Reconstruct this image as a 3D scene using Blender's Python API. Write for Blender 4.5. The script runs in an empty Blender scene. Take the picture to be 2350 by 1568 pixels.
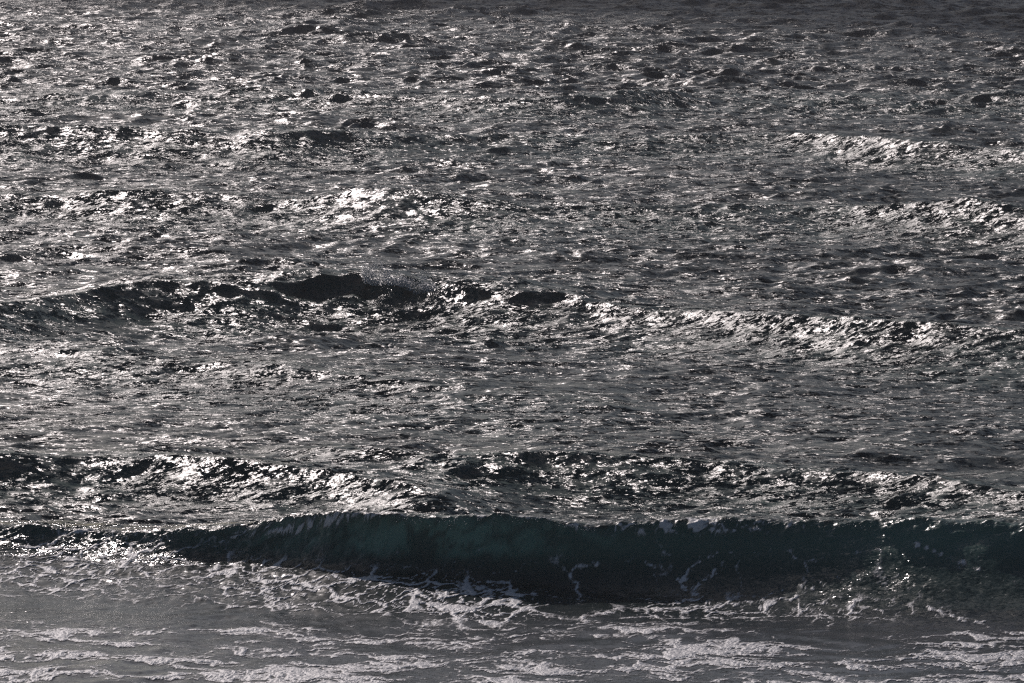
import bpy, math, random, time
import numpy as np

T0 = time.time()
sc = bpy.context.scene
col = sc.collection
rng = np.random.default_rng(23)
random.seed(11)
F4 = np.float32

# ------------------------------------------------------------------ camera
CAM_H = 12.7
FPX, CU, CV = 13055.0, 1175.0, 784.0          # a 200 mm lens, in units of a 2350 x 1568 picture
PITCH = math.atan((784.0 + 500.0) / FPX)       # the horizon lies above the frame
cam_d = bpy.data.cameras.new('camera')
cam_d.lens = 200.0
cam_d.sensor_width = 36.0
cam_d.clip_start = 1.0
cam_d.clip_end = 40000.0
cam = bpy.data.objects.new('camera', cam_d)
cam.location = (0, 0, CAM_H)
cam.rotation_euler = (math.pi / 2 - PITCH, 0, 0)
col.objects.link(cam)
sc.camera = cam

# ------------------------------------------------------------------ light
SUN_EL = math.radians(29.5)
SUN_AZ = math.radians(-17.0)                    # to the left of the view axis (+Y)
SUN_DIR = np.array([math.sin(SUN_AZ) * math.cos(SUN_EL), math.cos(SUN_AZ) * math.cos(SUN_EL), math.sin(SUN_EL)])
w = bpy.data.worlds.new('World')
sc.world = w
w.use_nodes = True
nt = w.node_tree
nt.nodes.clear()
sky = nt.nodes.new('ShaderNodeTexSky')
sky.sky_type = 'NISHITA'
sky.sun_disc = False
sky.sun_elevation = SUN_EL
sky.sun_rotation = SUN_AZ
sky.dust_density = 1.0
sky.air_density = 0.8
bg = nt.nodes.new('ShaderNodeBackground')
bg.inputs['Strength'].default_value = 0.065
wo = nt.nodes.new('ShaderNodeOutputWorld')
nt.links.new(sky.outputs[0], bg.inputs[0])
nt.links.new(bg.outputs[0], wo.inputs[0])
sd = bpy.data.lights.new('sun', 'SUN')
sd.energy = 3.2
sd.angle = math.radians(0.5)
sd.color = (1.0, 0.90, 0.875)
so = bpy.data.objects.new('sun', sd)
so.rotation_euler = (math.pi / 2 - SUN_EL, 0, math.pi - SUN_AZ)
so.location = (0, 0, 60)
col.objects.link(so)
vs = sc.view_settings
vs.view_transform = 'Standard'
vs.look = 'None'
vs.gamma = 1.0
vs.use_curve_mapping = False
vs.exposure = -1.0
sc.render.engine = 'CYCLES'
sc.cycles.use_denoising = False
sc.cycles.max_bounces = 4
sc.cycles.volume_bounces = 0
sc.cycles.diffuse_bounces = 1
sc.cycles.glossy_bounces = 2
sc.cycles.transparent_max_bounces = 8
sc.cycles.caustics_reflective = False
sc.cycles.pixel_filter_type = 'BLACKMAN_HARRIS'
sc.cycles.filter_width = 1.3

# ------------------------------------------------------------------ noise helpers
def _hash(ix, iy, seed):
    h = (ix.astype(np.uint32) * np.uint32(374761393)) ^ (iy.astype(np.uint32) * np.uint32(668265263)) ^ np.uint32((seed * 2246822519) & 0xFFFFFFFF)
    h = (h ^ (h >> np.uint32(13))) * np.uint32(1274126177)
    return h ^ (h >> np.uint32(16))

def perlin(x, y, seed=0):
    """Gradient noise, about -1..1."""
    fx = np.floor(x); fy = np.floor(y)
    ix = fx.astype(np.int64); iy = fy.astype(np.int64)
    dx = (x - fx).astype(F4); dy = (y - fy).astype(F4)
    def g(i, j):
        a = _hash((ix + i) & 0xFFFFF, (iy + j) & 0xFFFFF, seed).astype(F4) * F4(2 * math.pi / 4294967296.0)
        return np.cos(a) * (dx - i) + np.sin(a) * (dy - j)
    ux = dx * dx * dx * (dx * (dx * 6 - 15) + 10)
    uy = dy * dy * dy * (dy * (dy * 6 - 15) + 10)
    a = g(0, 0); b = g(1, 0); c = g(0, 1); d = g(1, 1)
    return 1.5 * (a + ux * (b - a) + uy * (c - a) + ux * uy * (a - b - c + d))

def fbm(x, y, octv=4, seed=0, gain=0.5):
    s = 0; a = 1.0
    for i in range(octv):
        s = s + a * perlin(x, y, seed + i * 17)
        x = x * 2.03 + 11.3; y = y * 2.03 - 7.7; a *= gain
    return s

def worley_edge(x, y, seed=0):
    """F2 - F1 of jittered cells: zero along the cell borders."""
    fx = np.floor(x); fy = np.floor(y)
    ix = fx.astype(np.int64); iy = fy.astype(np.int64)
    f1 = np.full(x.shape, 9.0, F4); f2 = np.full(x.shape, 9.0, F4)
    for i in (-1, 0, 1):
        for j in (-1, 0, 1):
            h = _hash((ix + i) & 0xFFFFF, (iy + j) & 0xFFFFF, seed)
            px = (h & np.uint32(0xFFFF)).astype(F4) / 65536.0
            py = (h >> np.uint32(16)).astype(F4) / 65536.0
            d = np.sqrt((i + px - (x - fx)) ** 2 + (j + py - (y - fy)) ** 2).astype(F4)
            f2 = np.minimum(f2, np.maximum(f1, d))
            f1 = np.minimum(f1, d)
    return f2 - f1

def sstep(a, b, x):
    t = np.clip((x - a) / (b - a), 0, 1)
    return t * t * (3 - 2 * t)

# ------------------------------------------------------------------ where a picture point lies on the sea
cp, sp = math.cos(PITCH), math.sin(PITCH)
def on_sea(u, v, z=0.0):
    dx = u - CU; dz = CV - v
    wy = FPX * cp + dz * sp
    wz = -FPX * sp + dz * cp
    t = (z - CAM_H) / wz
    return dx * t, wy * t

def seen_at(x, y, z):
    rz = z - CAM_H
    depth = y * cp - rz * sp
    upc = y * sp + rz * cp
    return CU + FPX * x / depth, CV - FPX * upc / depth

# ------------------------------------------------------------------ the grid of the sea: rows by distance, columns by bearing
def rows():
    out = [30.0, 50.0, 62.0, 70.0]
    y = 75.0
    while y < 345.0:
        out.append(y)
        if y < 90.5: d = 0.055
        elif y < 99.5: d = 0.024
        elif y < 112: d = 0.07
        elif y < 140: d = 0.085
        else: d = 0.13 + (y - 140) * 0.0009
        y += d
    d = 0.5
    while y < 24000:
        out.append(y); y += d; d *= 1.12
    return np.array(out)
RY = rows()
HALF = 1175.0 / FPX                            # half width per metre of distance
n_in = 700
uin = np.linspace(-1.14, 1.14, n_in)
uo = []
a = 1.14; d = 0.006
while a < 4.6:
    a += d; d *= 1.35; uo.append(a)
uo = np.array(uo)
CXs = np.concatenate([-uo[::-1], uin, uo])
NR, NC = len(RY), len(CXs)
GX = (CXs[None, :] * HALF * np.maximum(RY, 60.0)[:, None]).astype(np.float64)
GY = np.repeat(RY[:, None], NC, 1)
drow = np.gradient(RY)[:, None].astype(F4)
print('grid', NR, NC, NR * NC * 2, 'triangles')

# ------------------------------------------------------------------ the rollers: crest lines read off the picture
class Roller:
    def __init__(s, name, label, pts, lf, lb, lean, p=None, edge=1.0):
        s.name, s.label, s.lf, s.lb, s.lean, s.p = name, label, lf, lb, lean, p
        xs, ys, am = [], [], []
        for u, v, A in pts:
            x, y = on_sea(u, v, A)
            xs.append(x); ys.append(y); am.append(A)
        s.xs, s.ys, s.am = np.array(xs), np.array(ys), np.array(am)
    def crest(s, X):
        # smoothed polyline
        def sm(vals):
            r = 0
            for k, wt in ((-1.0, .25), (-.5, .5), (0, .5), (.5, .5), (1.0, .25)):
                r = r + wt * np.interp(X + k * s.sm, s.xs, vals)
            return r / 2.0
        s.sm = (s.xs[-1] - s.xs[0]) / 30.0
        return sm(s.ys), np.maximum(sm(s.am), 0)

ROLLERS = [
 Roller('breaking_wave', 'tall dark green wave about to break, nearest to the viewer, above the lacy foam',
   [(-400,1225,.45),(0,1213,.48),(250,1214,.55),(420,1208,.7),(600,1192,.85),(760,1180,1.1),(900,1174,1.25),(1100,1178,1.25),(1300,1188,1.2),(1500,1192,1.15),(1750,1192,1.15),(2000,1188,1.25),(2200,1182,1.35),(2350,1178,1.4),(2750,1170,1.45)],
   None, 2.6, .30),
 Roller('swell_wave', 'low ragged green swell directly behind the crest of the nearest wave',
   [(-400,1062,.5),(0,1052,.52),(300,1046,.56),(560,1062,.58),(800,1090,.5),(1000,1135,.42),(1200,1172,.1),(1400,1180,.0),(2750,1180,.0)], 1.5, 2.2, .1),
 Roller('swell_wave', 'broken dark swell on the right behind the nearest wave, under the flat glittering water',
   [(-400,1060,0),(560,1060,0),(760,1064,.34),(1000,1070,.46),(1400,1070,.52),(1700,1078,.5),(1950,1092,.46),(2150,1115,.44),(2350,1140,.40),(2750,1170,.3)], 1.7, 2.2, .1),
 Roller('swell_wave', 'swell on the left with a small cap of spray on its dark crest',
   [(-400,745,.45),(0,712,.45),(230,660,.75),(420,658,.7),(600,664,.65),(780,655,.7),(880,640,.85),(980,642,.85),(1080,668,.7),(1200,695,.5),(1350,720,.2),(1500,740,0),(2750,760,0)], 2.3, 4.5, .12),
 Roller('swell_wave', 'long dark swell in the right half, beneath the smooth grey water',
   [(-400,700,0),(1000,700,0),(1250,705,.35),(1400,712,.4),(1600,722,.48),(1850,738,.62),(2000,752,.62),(2200,770,.6),(2350,775,.6),(2750,790,.55)], 2.3, 4.5, .1),
 Roller('swell_wave', 'faint bright swell between the spray capped swell and the nearer dark one',
   [(-400,800,.15),(0,812,.2),(400,838,.28),(700,858,.3),(1000,888,.25),(1300,925,.15),(1600,950,0),(2750,950,0)], 2.6, 4.0, .1),
 Roller('swell_wave', 'long broken swell crossing the whole view above the spray capped one',
   [(-400,452,0.63),(0,450,0.63),(300,458,0.59),(600,462,0.56),(850,446,0.87),(1000,462,0.70),(1200,484,0.52),(1500,478,0.55),(1900,480,0.55),(2100,488,0.6),(2350,505,0.58),(2750,530,0.70)], 2.5, 6.0, .1),
 Roller('swell_wave', 'far dark swell crossing the view, third from the top shadow band',
   [(-400,322,0.56),(0,322,0.59),(400,314,0.70),(620,312,0.84),(750,322,0.63),(1000,330,0.42),(1350,322,0.49),(1700,322,0.42),(1880,322,0.50),(2000,345,0.42),(2350,368,0.42),(2750,380,0.70)], 2.4, 7.0, .1),
 Roller('swell_wave', 'farthest low swell, a thin broken dark line in the bright chop',
   [(-400,235,0.28),(0,232,0.28),(600,226,0.35),(1100,236,0.45),(1350,236,0.45),(1700,226,0.28),(2350,230,0.35),(2750,230,0.35)], 3.0, 6.0, .1),
]

X = GX.astype(F4); Y = GY.astype(F4)
Z = np.zeros_like(X); DY = np.zeros_like(X); DX = np.zeros_like(X)
xr = GX
calm = np.ones_like(X)
S_of = []
wob = fbm(X * .35, Y * .35, 4, 5)
wob2 = fbm(X * .14, Y * .03, 3, 6)
for k, R in enumerate(ROLLERS):
    yc, A = R.crest(GX)
    yc = yc.astype(F4); A = A.astype(F4)
    wl = 0.10 if k == 0 else (.25 if k < 3 else .5)
    s = Y - yc + wl * (wob if k == 0 else .35 * wob + 1.2 * wob2)
    if k == 0:
        # the nearest wave: a rounded shoulder, then a face that is hollow and steep in the middle
        # and a longer slope at the right, then a low ramp of foamy water
        xs_ = [-12, -6, -4, -1.5, 1.0, 3.5, 6, 9, 14]
        lf = np.interp(GX, xs_, [1.1, 1.2, 1.15, 1.05, 1.5, 2.9, 3.9, 4.5, 4.5]).astype(F4)
        wt = np.interp(GX, xs_, [.5, .55, .6, .62, .76, .9, .93, .93, .93]).astype(F4)
        t = np.clip(-s / lf, 0, 1)
        f1 = (1 - t ** 1.18) ** 2.3
        t2 = np.clip(-s / (lf + 3.8), 0, 1)
        front = wt * f1 + (1 - wt) * (1 - t2 ** 1.15) ** 1.6
        back = 1 / (1 + (np.maximum(s, 0) / R.lb) ** 1.8)
        P = np.where(s < 0, front, back)
        T_FACE, S0, LF0, A0 = t, s, lf, A
        yl = A * R.lean * np.clip(P, 0, 1) ** 2.5
    else:
        m = .75 + .3 * fbm(X * .14 + k * 9, Y * .05, 3, 400 + k)
        t = np.clip(-s / (R.lf * 1.75), 0, 1)
        P = np.where(s < 0, .78 * (1 - t ** 1.12) ** 2.1 + .22 * (1 - t) ** 5.0, 1 / (1 + (np.maximum(s, 0) / R.lb) ** 1.7))
        P = P - .14 * np.exp(-((s + R.lf * 2.4) / (R.lf * 1.2)) ** 2)
        A = (1.0 if k < 3 else 1.15 if k == 3 else 1.3) * A * np.clip(m + .3, .6, 1.35)
        yl = A * R.lean * np.clip(P, 0, 1) ** 2
    Z += A * P
    DY -= yl
    S_of.append((s, A))

# the older swell between them
Z += .10 * np.sin(Y * 2 * math.pi / 17 + X * .05 + wob) * sstep(105, 130, Y)

# ------------------------------------------------------------------ wind sea: a sum of trochoidal waves
def wind_sea(X, Y, amp_of_row):
    Zc = np.zeros_like(X); Dx = np.zeros_like(X); Dy = np.zeros_like(X)
    # patches of gusts
    gust = np.clip(.85 + .75 * fbm(X * .09 + 3, Y * .035, 3, 31), .35, 1.15)
    gust2 = np.clip(.9 + .8 * fbm(X * .3 + 9, Y * .11, 3, 47), .35, 1.35)
    n = 120
    lam = np.exp(np.linspace(math.log(.42), math.log(11.0), n))
    lam *= rng.uniform(.95, 1.05, n)
    wx = X + .35 * wob; wy = Y + .5 * perlin(X * .5, Y * .4, 77)
    for i in range(n):
        L = lam[i]; kk = 2 * math.pi / L
        th = rng.normal(math.radians(-20), math.radians(34))
        kx, ky = kk * math.sin(th), kk * math.cos(th)
        steep = .033 * (1.4 if L < 1.1 else 1.0 if L < 1.6 else (1.6 / L) ** .5 * .62 if L < 4 else .40) * (1.0 if L > .8 else (L / .8) ** .3)
        A = steep / kk
        ph = rng.uniform(0, 2 * math.pi)
        att = np.clip((L / drow - 2.2) / 2.5, 0, 1) * amp_of_row
        if L > 1.5: att = att * gust * (1 - .4 * lively)
        else: att = att * gust2
        arg = (F4(kx) * wx + F4(ky) * wy + F4(ph)).astype(F4)
        sa, ca = np.sin(arg), np.cos(arg)
        Zc += att * F4(A) * ca
        q = att * F4(A * 0.85 / kk)
        Dx -= q * F4(kx) * sa
        Dy -= q * F4(ky) * sa
    return Zc, Dx, Dy

# quiet water: in the wash this side of the breaker and on its hollow face
s0 = S0
hollow = np.exp(-((GX - 0.2) / 4.6) ** 4).astype(F4)
rowamp = np.ones_like(X)
near = sstep(2.5, -.6, s0)                      # 1 on this side of the crest
rowamp = rowamp * (1 - near * (.72 + .13 * sstep(-4, -1.5, GX)))
rowamp = rowamp * (1 - .8 * hollow * near * (s0 > -LF0 * 1.1))
rowamp = rowamp * (1 + .2 * sstep(120, 135, Y) + .5 * sstep(180, 260, Y))
lively = np.zeros_like(X)
for k in range(1, len(ROLLERS)):
    s, A = S_of[k]
    lively = np.maximum(lively, np.exp(-((s + ROLLERS[k].lf * .7) / (ROLLERS[k].lf * 1.5)) ** 2) * np.clip(A / .45, 0, 1))
far_ = sstep(190, 230, Y)
rowamp = rowamp * (1 - .3 * sstep(107, 110, Y) * sstep(128, 122, Y))
rowamp = rowamp * ((1 - far_) * (.84 - .2 * lively) + far_ * (1.05 - .2 * lively))
Zc, Dx, Dy = wind_sea(X, Y, rowamp)
Z += Zc; DX += Dx; DY += Dy
# turbulent lumps in front of the low left end of the breaker and below its face
lump = sstep(.3, -.4, s0) * np.exp(-((s0 + 2.0) / 2.6) ** 2) * (1 - .8 * sstep(-4, -1.5, GX)) * (1 - hollow * (s0 > -LF0 * .8))
lf_ = fbm(X * 1.4, Y * .9, 5, 91, .55)
Z += (.016 * lump * (1 - np.abs(lf_) * 2)).astype(F4)
Z += .010 * near * fbm(X * 1.3, Y * .55, 4, 93)
Z += (.09 * np.exp(-((s0 - .1) / .9) ** 2) * fbm(X * .55, Y * .3, 3, 94)).astype(F4)
Z += (.045 * np.exp(-((s0 + .1) / .35) ** 2) * fbm(X * 2.4, Y * 3.5, 5, 95, .65)).astype(F4)
DY += (.10 * np.exp(-((s0 + .2) / .45) ** 2) * fbm(X * 1.1, Y * .2, 4, 97, .6)).astype(F4)
# ridges drawn up the faces
for k in (1, 3, 4, 6, 7):
    s, A = S_of[k]
    wgt = np.exp(-((s + 1.2) / 1.6) ** 2) * np.clip(A, 0, 1)
    Z += (.045 * wgt * (1 - 2 * np.abs(perlin(X * 1.3 + Y * .5, Y * .35 - X * .1, 60 + k)))).astype(F4)
PX = X + DX; PY = Y + DY; PZ = Z
print('heights', round(time.time() - T0, 1))

# ------------------------------------------------------------------ normals over the whole sheet, so that its pieces join without a seam
def grad(a):
    gi = np.empty_like(a); gj = np.empty_like(a)
    gi[1:-1] = a[2:] - a[:-2]; gi[0] = a[1] - a[0]; gi[-1] = a[-1] - a[-2]
    gj[:, 1:-1] = a[:, 2:] - a[:, :-2]; gj[:, 0] = a[:, 1] - a[:, 0]; gj[:, -1] = a[:, -1] - a[:, -2]
    return gi, gj
xi, xj = grad(PX); yi, yj = grad(PY); zi, zj = grad(PZ)
NX = yj * zi - zj * yi; NY = zj * xi - xj * zi; NZ = xj * yi - yj * xi
ln = np.sqrt(NX * NX + NY * NY + NZ * NZ) + 1e-12
NX /= ln; NY /= ln; NZ /= ln
flip = np.where(NZ < -0.5, -1, 1); NX *= flip; NY *= flip; NZ *= flip
# out beyond the breaker the chop never stands steeper than water can: ease the steepest tilts
out_ = sstep(1.0, 3.0, S0)
sl = np.sqrt(NX * NX + NY * NY) / np.maximum(NZ, .1)
lim = .85
f_ = 1 - out_ * (1 - lim * np.tanh(sl / lim) / np.maximum(sl, 1e-4))
nl = 1 / np.sqrt((sl * f_) ** 2 + 1)
h_ = np.maximum(np.sqrt(NX * NX + NY * NY), 1e-6)
keep_ = out_ > 0
NX = np.where(keep_, NX / h_ * sl * f_ * nl, NX); NY = np.where(keep_, NY / h_ * sl * f_ * nl, NY); NZ = np.where(keep_, nl, NZ)

# ------------------------------------------------------------------ fields that travel with the water
U, V = seen_at(PX, PY, PZ)
def blob(u, v, ru, rv, ang=0.0):
    ca, sa = math.cos(math.radians(ang)), math.sin(math.radians(ang))
    a = ((U - u) * ca + (V - v) * sa) / ru
    b = (-(U - u) * sa + (V - v) * ca) / rv
    return np.exp(-(a * a + b * b))
NEARROWS = int(np.searchsorted(RY, 106.0))
def nr(a): return a[:NEARROWS]
Xn, Un, Vn, sn, tn = nr(X), nr(U), nr(V), nr(s0), nr(T_FACE)
# distance walked along the surface, so that foam patterns are not stretched down the faces
zs = nr(Z)
Yn = (75 + np.cumsum(np.hypot(np.diff(nr(Y), axis=0, prepend=nr(Y)[:1]), np.diff(zs, axis=0, prepend=zs[:1]) * .9), axis=0)).astype(F4)
wx = Xn + .22 * fbm(Xn * .9, Yn * .6, 3, 201) + .06 * fbm(Xn * 5, Yn * 3, 2, 203)
wy = Yn + .35 * fbm(Xn * .9, Yn * .6, 3, 207) + .12 * fbm(Xn * 5, Yn * 3, 2, 209)
lace = worley_edge(wx * 1.35, wy * 1.5, 3)
lace2 = worley_edge(wx * 4.0 + 5, wy * 3.4, 7)
vein = np.maximum(1 - lace / .13, .6 * (1 - lace2 / .13))
streak = .95 * fbm(wx * .5, wy * 1.2, 7, 221, .72) + .25 - .9 * np.abs(fbm(wx * 1.2 + 4, wy * 2.2, 4, 223, .6))
fine = fbm(wx * 7, wy * 4.0, 4, 231, .6)
# how much foam there is, place by place
B = {}
def bl(u, v, ru, rv, ang=0.0):
    ca, sa = math.cos(math.radians(ang)), math.sin(math.radians(ang))
    a = ((Un - u) * ca + (Vn - v) * sa) / ru
    b = (-(Un - u) * sa + (Vn - v) * ca) / rv
    return np.exp(-(a * a + b * b))
wash = sstep(1395, 1450, Vn)
dens_lace = .95 * bl(820, 1358, 280, 48) + .8 * bl(1080, 1378, 110, 30) + .7 * bl(170, 1300, 320, 75) + .5 * bl(620, 1330, 110, 40)
dens_lace += .55 * bl(1150, 1400, 120, 40) + .5 * bl(1560, 1400, 160, 30) + .45 * bl(1900, 1400, 300, 30)
dens_lace = np.clip(dens_lace, 0, 1)
dens_wash = wash * (.68 + .25 * sstep(1430, 1568, Vn) + .35 * bl(300, 1400, 450, 40) + .35 * bl(2200, 1520, 260, 45) + .25 * bl(1500, 1500, 500, 50) - .22 * bl(1750, 1440, 500, 28))
lowd = fbm(Xn * .28, Yn * .45, 3, 271)
wisp = .35 - 1.3 * np.abs(fbm(wx * 2.1, wy * 3.2, 4, 273, .6))
foam = dens_wash * (streak * .8 + .55 * wisp + .3 * lowd + .2 * fine) + (dens_wash - .62) * .6 + .22 * wash * np.clip(vein, -.5, 1)
foam = np.maximum(foam, (1.25 * np.clip(vein, -.7, 1) + .3 * fine + .3 * streak) * dens_lace * 1.35 - .0)
# foam dragged over the crest, and the ribs standing up the right half of the face
cr = bl(700, 1205, 230, 16, -10) + .9 * bl(1560, 1205, 330, 24) + .5 * bl(1080, 1185, 300, 10) + .5 * bl(250, 1222, 200, 12)
crest_f = np.clip(cr, 0, 1) * (.2 + .8 * fbm(wx * 1.6, wy * 9.0, 5, 241, .65) + .35 * vein)
foam_crest = np.where(Vn < 1262, crest_f, 0) * (np.abs(sn) < 3.0)
def rib(pts, wd):
    d = np.full(Un.shape, 1e9, F4)
    uu = Un + 9 * fbm(Xn * 6, Yn * 9 + Vn * .02, 3, 251)
    vv = Vn + 6 * fbm(Xn * 6 + 7, Yn * 9, 3, 253)
    for (u0, v0), (u1, v1) in zip(pts[:-1], pts[1:]):
        t = np.clip(((uu - u0) * (u1 - u0) + (vv - v0) * (v1 - v0)) / ((u1 - u0) ** 2 + (v1 - v0) ** 2), 0, 1)
        d = np.minimum(d, np.hypot(uu - u0 - t * (u1 - u0), vv - v0 - t * (v1 - v0)))
    return np.clip(1.0 - d / wd, 0, 1)
RIBS = [
 ([(1370,1295),(1320,1303),(1306,1320),(1322,1340),(1328,1362),(1330,1378)], 9),
 ([(1600,1288),(1582,1310),(1560,1335),(1575,1358),(1590,1350)], 7),
 ([(1600,1350),(1585,1368),(1560,1392),(1570,1415)], 14),
 ([(1690,1270),(1650,1300),(1620,1330),(1598,1350)], 6),
 ([(2105,1248),(2160,1272),(2210,1292),(2250,1310)], 8),
 ([(1320,1420),(1430,1400),(1540,1398),(1640,1392),(1750,1380)], 7),
 ([(1750,1380),(1830,1372),(1855,1352),(1835,1342)], 6),
 ([(1120,1355),(1128,1370),(1080,1400),(1055,1420)], 11),
 ([(1128,1370),(1230,1410),(1400,1435),(1600,1432)], 6),
 ([(1860,1400),(1910,1425),(1900,1440)], 8),
 ([(2130,1395),(2200,1420),(2260,1430)], 8),
 ([(560,1325),(600,1335),(620,1360),(612,1385),(680,1398)], 12),
 ([(985,1400),(990,1370),(1040,1355),(1110,1350)], 9),
]
ribs = np.zeros_like(Un)
for p_, w_ in RIBS:
    ribs = np.maximum(ribs, rib(p_, w_))
foam_rib = ribs * (.55 + .75 * fine)
web = np.clip(1 - worley_edge(wx * .9, wy * 1.3, 19) / .10, 0, 1) * (.32 + .4 * fine) * (sn < .3) * np.clip(bl(1750, 1310, 700, 90) + .5 * bl(700, 1300, 400, 60), 0, 1)
foam = np.where(sn < .4, foam, 0)
FOAM = np.zeros_like(X); CREST = np.zeros_like(X)
FOAM[:NEARROWS] = np.clip(np.maximum(np.maximum(foam, web), foam_rib * .8), 0, 1)
CREST[:NEARROWS] = np.clip(foam_crest, 0, 1)
# milky, air-filled water: the wash and the water under the lace
milk = np.zeros_like(X)
mk = .85 * sstep(1392, 1465, Vn) * (.75 + .35 * streak) + .10 * dens_lace * (.6 + .5 * streak)
mk += .2 * bl(1150, 1405, 200, 22)
milk[:NEARROWS] = np.clip(mk, 0, 1)
glow = np.zeros_like(X)  # backlight through the thin crests, painted as a paler green base colour
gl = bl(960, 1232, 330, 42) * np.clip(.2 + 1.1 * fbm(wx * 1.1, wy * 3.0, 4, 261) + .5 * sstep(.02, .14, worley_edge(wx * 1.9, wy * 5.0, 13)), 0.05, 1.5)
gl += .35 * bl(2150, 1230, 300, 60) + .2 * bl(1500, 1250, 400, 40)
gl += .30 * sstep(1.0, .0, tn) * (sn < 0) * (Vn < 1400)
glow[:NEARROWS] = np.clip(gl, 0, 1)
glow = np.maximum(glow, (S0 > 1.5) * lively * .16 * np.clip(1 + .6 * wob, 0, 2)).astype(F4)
# ripple strength
rip = 1.0 * np.ones_like(X)
ramp_ = sstep(.5, -.3, s0 + LF0)
side = np.interp(GX, [-9, -5, -3, 3.2, 5.8, 9], [.17, .16, .07, .08, .20, .24]).astype(F4)
rip *= (1 - .3 * near - .3 * sstep(.6, -.1, s0) * sstep(1.5, 3.0, GX)) * (1 + ramp_ * (np.where(s0 + LF0 > -4.2, side, .42) - 1))
rip = np.where(near > .02, rip, np.maximum(rip, .75 + .3 * lively) * (1 + .6 * lively)).astype(F4)
coarse = (1 - .55 * near * (1 - .3 * (GX < -3))).astype(F4)
finef = (1 + .10 * near * (1 - hollow * (s0 > -LF0))).astype(F4)
rip *= 1 - .5 * hollow * near * (s0 > -LF0)
patch = fbm(X * .12 + 40, Y * .05, 3, 301)
rip *= np.clip(1.0 + .35 * patch + .55 * fbm(X * .45 + Y * .05, Y * .2 - X * .08, 4, 311), .3, 1.7)
print('fields', round(time.time() - T0, 1))

# ------------------------------------------------------------------ materials
class NT:
    def __init__(s, name):
        s.m = bpy.data.materials.new(name); s.m.use_nodes = True
        s.t = s.m.node_tree; s.t.nodes.clear()
    def n(s, kind, ins=None, **kw):
        nd = s.t.nodes.new('ShaderNode' + kind)
        for k, v in kw.items(): setattr(nd, k, v)
        for k, v in (ins or {}).items():
            sock = nd.inputs[k]
            if isinstance(v, bpy.types.NodeSocket): s.t.links.new(v, sock)
            else: sock.default_value = v
        return nd
    def vm(s, op, a, b=None, scale=None):
        ins = {0: a}
        if b is not None: ins[1] = b
        nd = s.n('VectorMath', ins, operation=op)
        if scale is not None:
            if isinstance(scale, bpy.types.NodeSocket): s.t.links.new(scale, nd.inputs['Scale'])
            else: nd.inputs['Scale'].default_value = scale
        return nd.outputs[0]
    def mt(s, op, a, b=0.0, c=0.0, clamp=False):
        nd = s.n('Math', {0: a, 1: b, 2: c}, operation=op, use_clamp=clamp)
        return nd.outputs[0]
    def attr(s, name, vec=False):
        nd = s.n('Attribute', attribute_name=name)
        return nd.outputs['Vector'] if vec else nd.outputs['Fac']
    def mix(s, f, a, b):
        nd = s.n('Mix', data_type='RGBA')
        for k, v in ((0, f), (6, a), (7, b)):
            if isinstance(v, bpy.types.NodeSocket): s.t.links.new(v, nd.inputs[k])
            else: nd.inputs[k].default_value = v
        return nd.outputs[2]

# ripple layers: wavelength scale (1/m), strength, seed offset
RIPPLES = [(1.5, 1.3), (3.6, 1.55), (8.0, 1.5), (20.0, 1.05), (50.0, .75)]
RIP_GAIN = 0.76
def water_material():
    t = NT('sea_water')
    pos = t.n('NewGeometry').outputs['Position']
    rp = t.attr('ripple')
    cr_, fi_ = t.attr('coarse'), t.attr('finer')
    total = None
    for i, (f, a_) in enumerate(RIPPLES):
        mp = t.vm('MULTIPLY', pos, (f * .8, f * 1.15, f))
        mp = t.vm('ADD', mp, (13.7 * i, 5.1 * i, 2.2 * i))
        nz = t.n('TexNoise', {'Vector': mp, 'Scale': 1.0, 'Detail': 1.0, 'Roughness': .5, 'Distortion': .4})
        v = t.vm('SUBTRACT', nz.outputs['Color'], (.5, .5, .5))
        v = t.vm('MULTIPLY', v, (a_ * RIP_GAIN * .95, a_ * RIP_GAIN * 1.25, 0))
        v = t.vm('SCALE', v, scale=cr_ if i < 3 else fi_)
        if i >= 2:
            # gusts and cat's paws: the small ripples are strong in some spots and faint in others
            e = t.n('TexNoise', {'Vector': t.vm('MULTIPLY', pos, (f * .37, f * .5, f * .4)), 'Scale': 1.0, 'Detail': 1.0}).outputs['Fac']
            e = t.n('MapRange', {0: e, 1: .38, 2: .72, 3: .45, 4: 3.0}).outputs[0]
            v = t.vm('SCALE', v, scale=e)
        total = v if total is None else t.vm('ADD', total, v)
    sl = t.vm('SCALE', total, scale=rp)
    nrm = t.vm('NORMALIZE', t.vm('ADD', t.attr('nrm', True), sl))
    big = t.n('TexNoise', {'Vector': t.vm('MULTIPLY', pos, (.9, .9, .9)), 'Scale': 1.0, 'Detail': 4.0}).outputs['Fac']
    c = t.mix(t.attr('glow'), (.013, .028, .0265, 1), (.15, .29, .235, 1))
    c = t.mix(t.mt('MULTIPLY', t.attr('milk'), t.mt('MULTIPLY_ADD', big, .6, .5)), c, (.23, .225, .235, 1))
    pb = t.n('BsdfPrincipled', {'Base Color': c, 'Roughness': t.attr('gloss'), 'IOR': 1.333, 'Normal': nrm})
    o = t.n('OutputMaterial', {'Surface': pb.outputs[0]})
    return t.m

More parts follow.
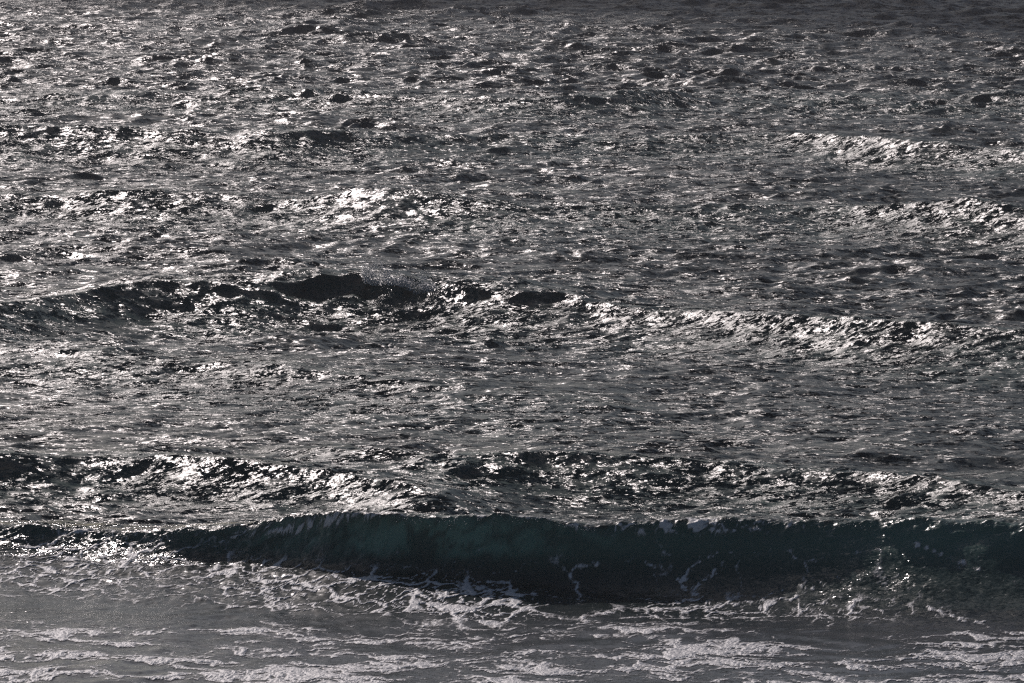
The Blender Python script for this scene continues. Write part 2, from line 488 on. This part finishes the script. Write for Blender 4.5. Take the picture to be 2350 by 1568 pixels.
def foam_material():
    t = NT('sea_foam')
    pos = t.n('NewGeometry').outputs['Position']
    a_ = t.attr('foam')
    n1 = t.n('TexNoise', {'Vector': t.vm('MULTIPLY', pos, (14, 9, 14)), 'Scale': 1.0, 'Detail': 4.0, 'Roughness': .65}).outputs['Fac']
    n2 = t.n('TexVoronoi', {'Vector': t.vm('MULTIPLY', pos, (26, 18, 26)), 'Scale': 1.0}, feature='F1').outputs['Distance']
    x = t.mt('ADD', a_, t.mt('MULTIPLY_ADD', n1, .5, -.25))
    x = t.mt('ADD', x, t.mt('MULTIPLY_ADD', n2, -.16, .06))
    al = t.n('MapRange', {0: x, 1: .1, 2: .5, 3: 0.0, 4: .97}, interpolation_type='SMOOTHSTEP').outputs[0]
    bmp = t.n('Bump', {'Height': t.mt('ADD', x, t.mt('MULTIPLY', n1, .5)), 'Distance': .03, 'Strength': .9})
    cc = t.mix(n1, (.72, .71, .71, 1), (.93, .91, .90, 1))
    pb = t.n('BsdfPrincipled', {'Base Color': cc, 'Roughness': .5, 'Specular IOR Level': 1.0, 'Alpha': al, 'Normal': bmp.outputs[0]})
    t.n('OutputMaterial', {'Surface': pb.outputs[0]})
    return t.m

def spray_material():
    t = NT('spray_drops')
    pb = t.n('BsdfPrincipled', {'Base Color': (.9, .9, .9, 1), 'Roughness': .3, 'IOR': 1.33})
    t.n('OutputMaterial', {'Surface': pb.outputs[0]})
    return t.m
M_WATER, M_FOAM, M_SPRAY = water_material(), foam_material(), spray_material()

# ------------------------------------------------------------------ meshes
def sheet(name, mask, mat, fields, lift=None, parent=None):
    """One mesh out of the faces of the sea grid where mask (NR-1, NC-1) is true."""
    fi, fj = np.nonzero(mask)
    if len(fi) == 0: return None
    a_ = fi * NC + fj
    quads = np.stack([a_, a_ + 1, a_ + NC + 1, a_ + NC], 1)
    used, inv = np.unique(quads.ravel(), return_inverse=True)
    inv = inv.reshape(-1, 4).astype(np.int32)
    P = np.stack([PX.ravel()[used], PY.ravel()[used], PZ.ravel()[used]], 1).astype(F4)
    Nn = np.stack([NX.ravel()[used], NY.ravel()[used], NZ.ravel()[used]], 1).astype(F4)
    if lift is not None:
        P = P + Nn * lift.ravel()[used][:, None].astype(F4)
    me = bpy.data.meshes.new(name)
    me.vertices.add(len(used)); me.vertices.foreach_set('co', P.ravel())
    me.loops.add(inv.size); me.loops.foreach_set('vertex_index', inv.ravel())
    me.polygons.add(len(inv))
    me.polygons.foreach_set('loop_start', np.arange(0, inv.size, 4, dtype=np.int32))
    me.polygons.foreach_set('use_smooth', np.ones(len(inv), bool))
    me.update(calc_edges=True)
    at = me.attributes.new('nrm', 'FLOAT_VECTOR', 'POINT'); at.data.foreach_set('vector', Nn.ravel())
    for k, f in fields.items():
        at = me.attributes.new(k, 'FLOAT', 'POINT')
        at.data.foreach_set('value', np.ascontiguousarray(f.ravel()[used], dtype=F4))
    me.materials.append(mat)
    o = bpy.data.objects.new(name, me)
    col.objects.link(o)
    if parent: o.parent = parent
    return o

gloss = (.14 + .19 * sstep(1.0, 4.0, s0) + .07 * ramp_ * (GX < 3) + .04 * (GX > 3) + .14 * np.exp(-(s0 / .4) ** 2) + .10 * hollow * near * (1 - ramp_)).astype(F4)
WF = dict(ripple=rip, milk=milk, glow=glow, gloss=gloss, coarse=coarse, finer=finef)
fc = lambda a: (a[:-1, :-1] + a[1:, 1:]) * .5
own = np.zeros((NR - 1, NC - 1), np.int8)      # which roller a face belongs to (0: open water)
Uc = fc(U)
for k, R in enumerate(ROLLERS):
    s, A = S_of[k]
    s, A = fc(s), fc(A)
    if k == 0:
        m = (s > -fc(LF0) * 1.02) & (s < 1.6)
    else:
        m = (s > -R.lf * 1.5) & (s < R.lb * .5) & (A > .12)
    own[m & (own == 0)] = k + 1
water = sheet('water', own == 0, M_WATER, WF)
water['kind'] = 'structure'
wave_obs = []
for k, R in enumerate(ROLLERS):
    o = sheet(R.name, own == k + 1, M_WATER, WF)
    o['label'] = R.label
    o['category'] = 'wave'
    o['group'] = 'waves rolling in'
    wave_obs.append(o)

fmask = lambda a, th: np.maximum(np.maximum(a[:-1, :-1], a[1:, 1:]), np.maximum(a[:-1, 1:], a[1:, :-1])) > th
own_w = own == 1
fm = fmask(FOAM, .02)
o = sheet('foam', fm & ~own_w, M_FOAM, dict(foam=FOAM), lift=.004 + .008 * FOAM)
o['kind'] = 'stuff'
o['label'] = 'grey white streaks of foam washing over the flat water before the breaker'
o['category'] = 'foam'
both = np.maximum(FOAM, CREST)
o = sheet('foam_streaks', fmask(both, .02) & own_w, M_FOAM, dict(foam=both), lift=.004 + .010 * both, parent=wave_obs[0])

# ------------------------------------------------------------------ salt haze over the water
def haze():
    x, y0, y1, z0, z1 = 13000.0, -200.0, 31000.0, -3.0, CAM_H + 1.5
    vv = [(-x, y0, z0), (x, y0, z0), (x, y1, z0), (-x, y1, z0), (-x, y0, z1), (x, y0, z1), (x, y1, z1), (-x, y1, z1)]
    ff = [(0, 3, 2, 1), (4, 5, 6, 7), (0, 1, 5, 4), (1, 2, 6, 5), (2, 3, 7, 6), (3, 0, 4, 7)]
    me = bpy.data.meshes.new('haze'); me.from_pydata(vv, [], ff); me.update()
    m = bpy.data.materials.new('salt_haze'); m.use_nodes = True
    m.node_tree.nodes.clear()
    pv = m.node_tree.nodes.new('ShaderNodeVolumePrincipled')
    pv.inputs['Color'].default_value = (.95, .92, .94, 1)
    pv.inputs['Density'].default_value = HAZE_DENSITY
    pv.inputs['Anisotropy'].default_value = .2
    ou = m.node_tree.nodes.new('ShaderNodeOutputMaterial')
    m.node_tree.links.new(pv.outputs[0], ou.inputs['Volume'])
    me.materials.append(m)
    o = bpy.data.objects.new('haze', me); col.objects.link(o)
    o['kind'] = 'stuff'
HAZE_DENSITY = 0.0003
haze()

# ------------------------------------------------------------------ flying drops
def spray(name, pts_r, parent, label):
    """Many small eight-sided drops, one mesh."""
    base = np.array([(1, 0, 0), (-1, 0, 0), (0, 1, 0), (0, -1, 0), (0, 0, 1), (0, 0, -1)], F4)
    tri = np.array([(0, 2, 4), (2, 1, 4), (1, 3, 4), (3, 0, 4), (2, 0, 5), (1, 2, 5), (3, 1, 5), (0, 3, 5)], np.int32)
    n = len(pts_r)
    co = (pts_r[:, None, :3] + base[None] * pts_r[:, None, 3:4]).astype(F4)
    idx = (tri[None] + (np.arange(n, dtype=np.int32) * 6)[:, None, None]).reshape(-1)
    me = bpy.data.meshes.new(name)
    me.vertices.add(n * 6); me.vertices.foreach_set('co', co.ravel())
    me.loops.add(len(idx)); me.loops.foreach_set('vertex_index', idx)
    me.polygons.add(len(idx) // 3)
    me.polygons.foreach_set('loop_start', np.arange(0, len(idx), 3, dtype=np.int32))
    me.polygons.foreach_set('use_smooth', np.ones(len(idx) // 3, bool))
    me.update(calc_edges=True)
    me.materials.append(M_SPRAY)
    o = bpy.data.objects.new(name, me); col.objects.link(o)
    o.parent = parent
    o['kind'] = 'stuff'; o['label'] = label
    return o

def crest_point(k, x):
    """The highest sheet point near the crest of roller k at x, for many x."""
    yc, A = ROLLERS[k].crest(x)
    i = np.clip(np.searchsorted(RY, yc), 0, NR - 1)
    j = np.clip(np.searchsorted(CXs, x / (HALF * yc)), 0, NC - 1)
    return PX[i, j], PY[i, j], PZ[i, j]
# the smoky cap: blown back off the crest, thick low down and thinning upwards
n = 9000
x0, _ = on_sea(838, 650, .8); x1, _ = on_sea(1000, 650, .8)
uu = rng.beta(1.1, 1.25, n)
xx = x0 + (x1 - x0) * uu
hx, hy, hz = crest_point(3, xx)
up = np.abs(rng.normal(0, 1, n)) * (.20 + .07 * np.sin(uu * 9) ) * (1.1 - .5 * uu)
pz = hz - .16 + up
py = hy - .28 + rng.normal(0, .10, n) + up * .5
px = hx + rng.normal(0, .03, n) - up * .25
keep = perlin(px * 4.5, pz * 5 + py, 501) + rng.uniform(-.5, .8, n) > -.05
rr = rng.uniform(.005, .012, n)
spray('spray', np.stack([px, py, pz, rr], 1)[keep], wave_obs[3], 'thin grey spray blown off the crest')
# drops thrown up along the lip of the nearest wave
n = 2600
xa, _ = on_sea(200, 1200, 1.0); xb, _ = on_sea(2350, 1200, 1.2)
xx = xa + (xb - xa) * rng.uniform(0, 1, n) ** 1.3
hx, hy, hz = crest_point(0, xx)
up = rng.exponential(.05, n)
pts = np.stack([hx, hy + rng.normal(-.1, .22, n), hz - .03 + up, rng.uniform(.0025, .006, n)], 1)
keep = perlin(xx * 1.6, xx * 0, 503) + .4 * perlin(xx * 7, xx * 0, 504) > -.05
spray('spray', pts[keep], wave_obs[0], 'fine drops along the lip')

# ------------------------------------------------------------------ cloud that shades the farthest water
def cloud():
    import bmesh
    bm = bmesh.new()
    dist = 2100.0
    # ground line where the shade begins, left to right
    rnd = random.Random(4)
    lumps = []
    for i in range(150):
        gx = -260 + 520 * rnd.random()
        edge = 299 - 1.1 * gx                    # nearer on the right
        r = rnd.uniform(26, 60)
        gy = edge + r / math.sin(SUN_EL) * .95 + abs(rnd.gauss(0, 1)) * 130
        lumps.append((gx, gy, r, rnd.uniform(-15, 60)))
    for i in range(60):                         # the ragged front row
        gx = -150 + 300 * rnd.random()
        edge = 299 - 1.1 * gx
        r = rnd.uniform(9, 22)
        gy = edge + r / math.sin(SUN_EL) * .95 + rnd.uniform(-2, 14)
        lumps.append((gx, gy, r, rnd.uniform(-8, 12)))
    for gx, gy, r, dz in lumps:
        h = dist * math.sin(SUN_EL) + dz
        t = h / SUN_DIR[2]
        c = (gx + SUN_DIR[0] * t, gy + SUN_DIR[1] * t, h)
        ret = bmesh.ops.create_icosphere(bm, subdivisions=2, radius=r)
        for v in ret['verts']:
            k = 1 + .16 * math.sin(v.co.x * .21 + gx) * math.sin(v.co.y * .17 + gy) + .1 * math.sin(v.co.z * .4 + gx)
            v.co = v.co * k
            v.co.x += c[0]; v.co.y += c[1]; v.co.z += c[2]
    me = bpy.data.meshes.new('cloud'); bm.to_mesh(me); bm.free()
    me.polygons.foreach_set('use_smooth', np.ones(len(me.polygons), bool))
    t = NT('cloud_white')
    pb = t.n('BsdfPrincipled', {'Base Color': (.8, .8, .82, 1), 'Roughness': 1.0})
    pb.inputs['Specular IOR Level'].default_value = 0
    t.n('OutputMaterial', {'Surface': pb.outputs[0]})
    me.materials.append(t.m)
    o = bpy.data.objects.new('cloud', me); col.objects.link(o)
    o['kind'] = 'structure'
cloud()
print('built', round(time.time() - T0, 1))
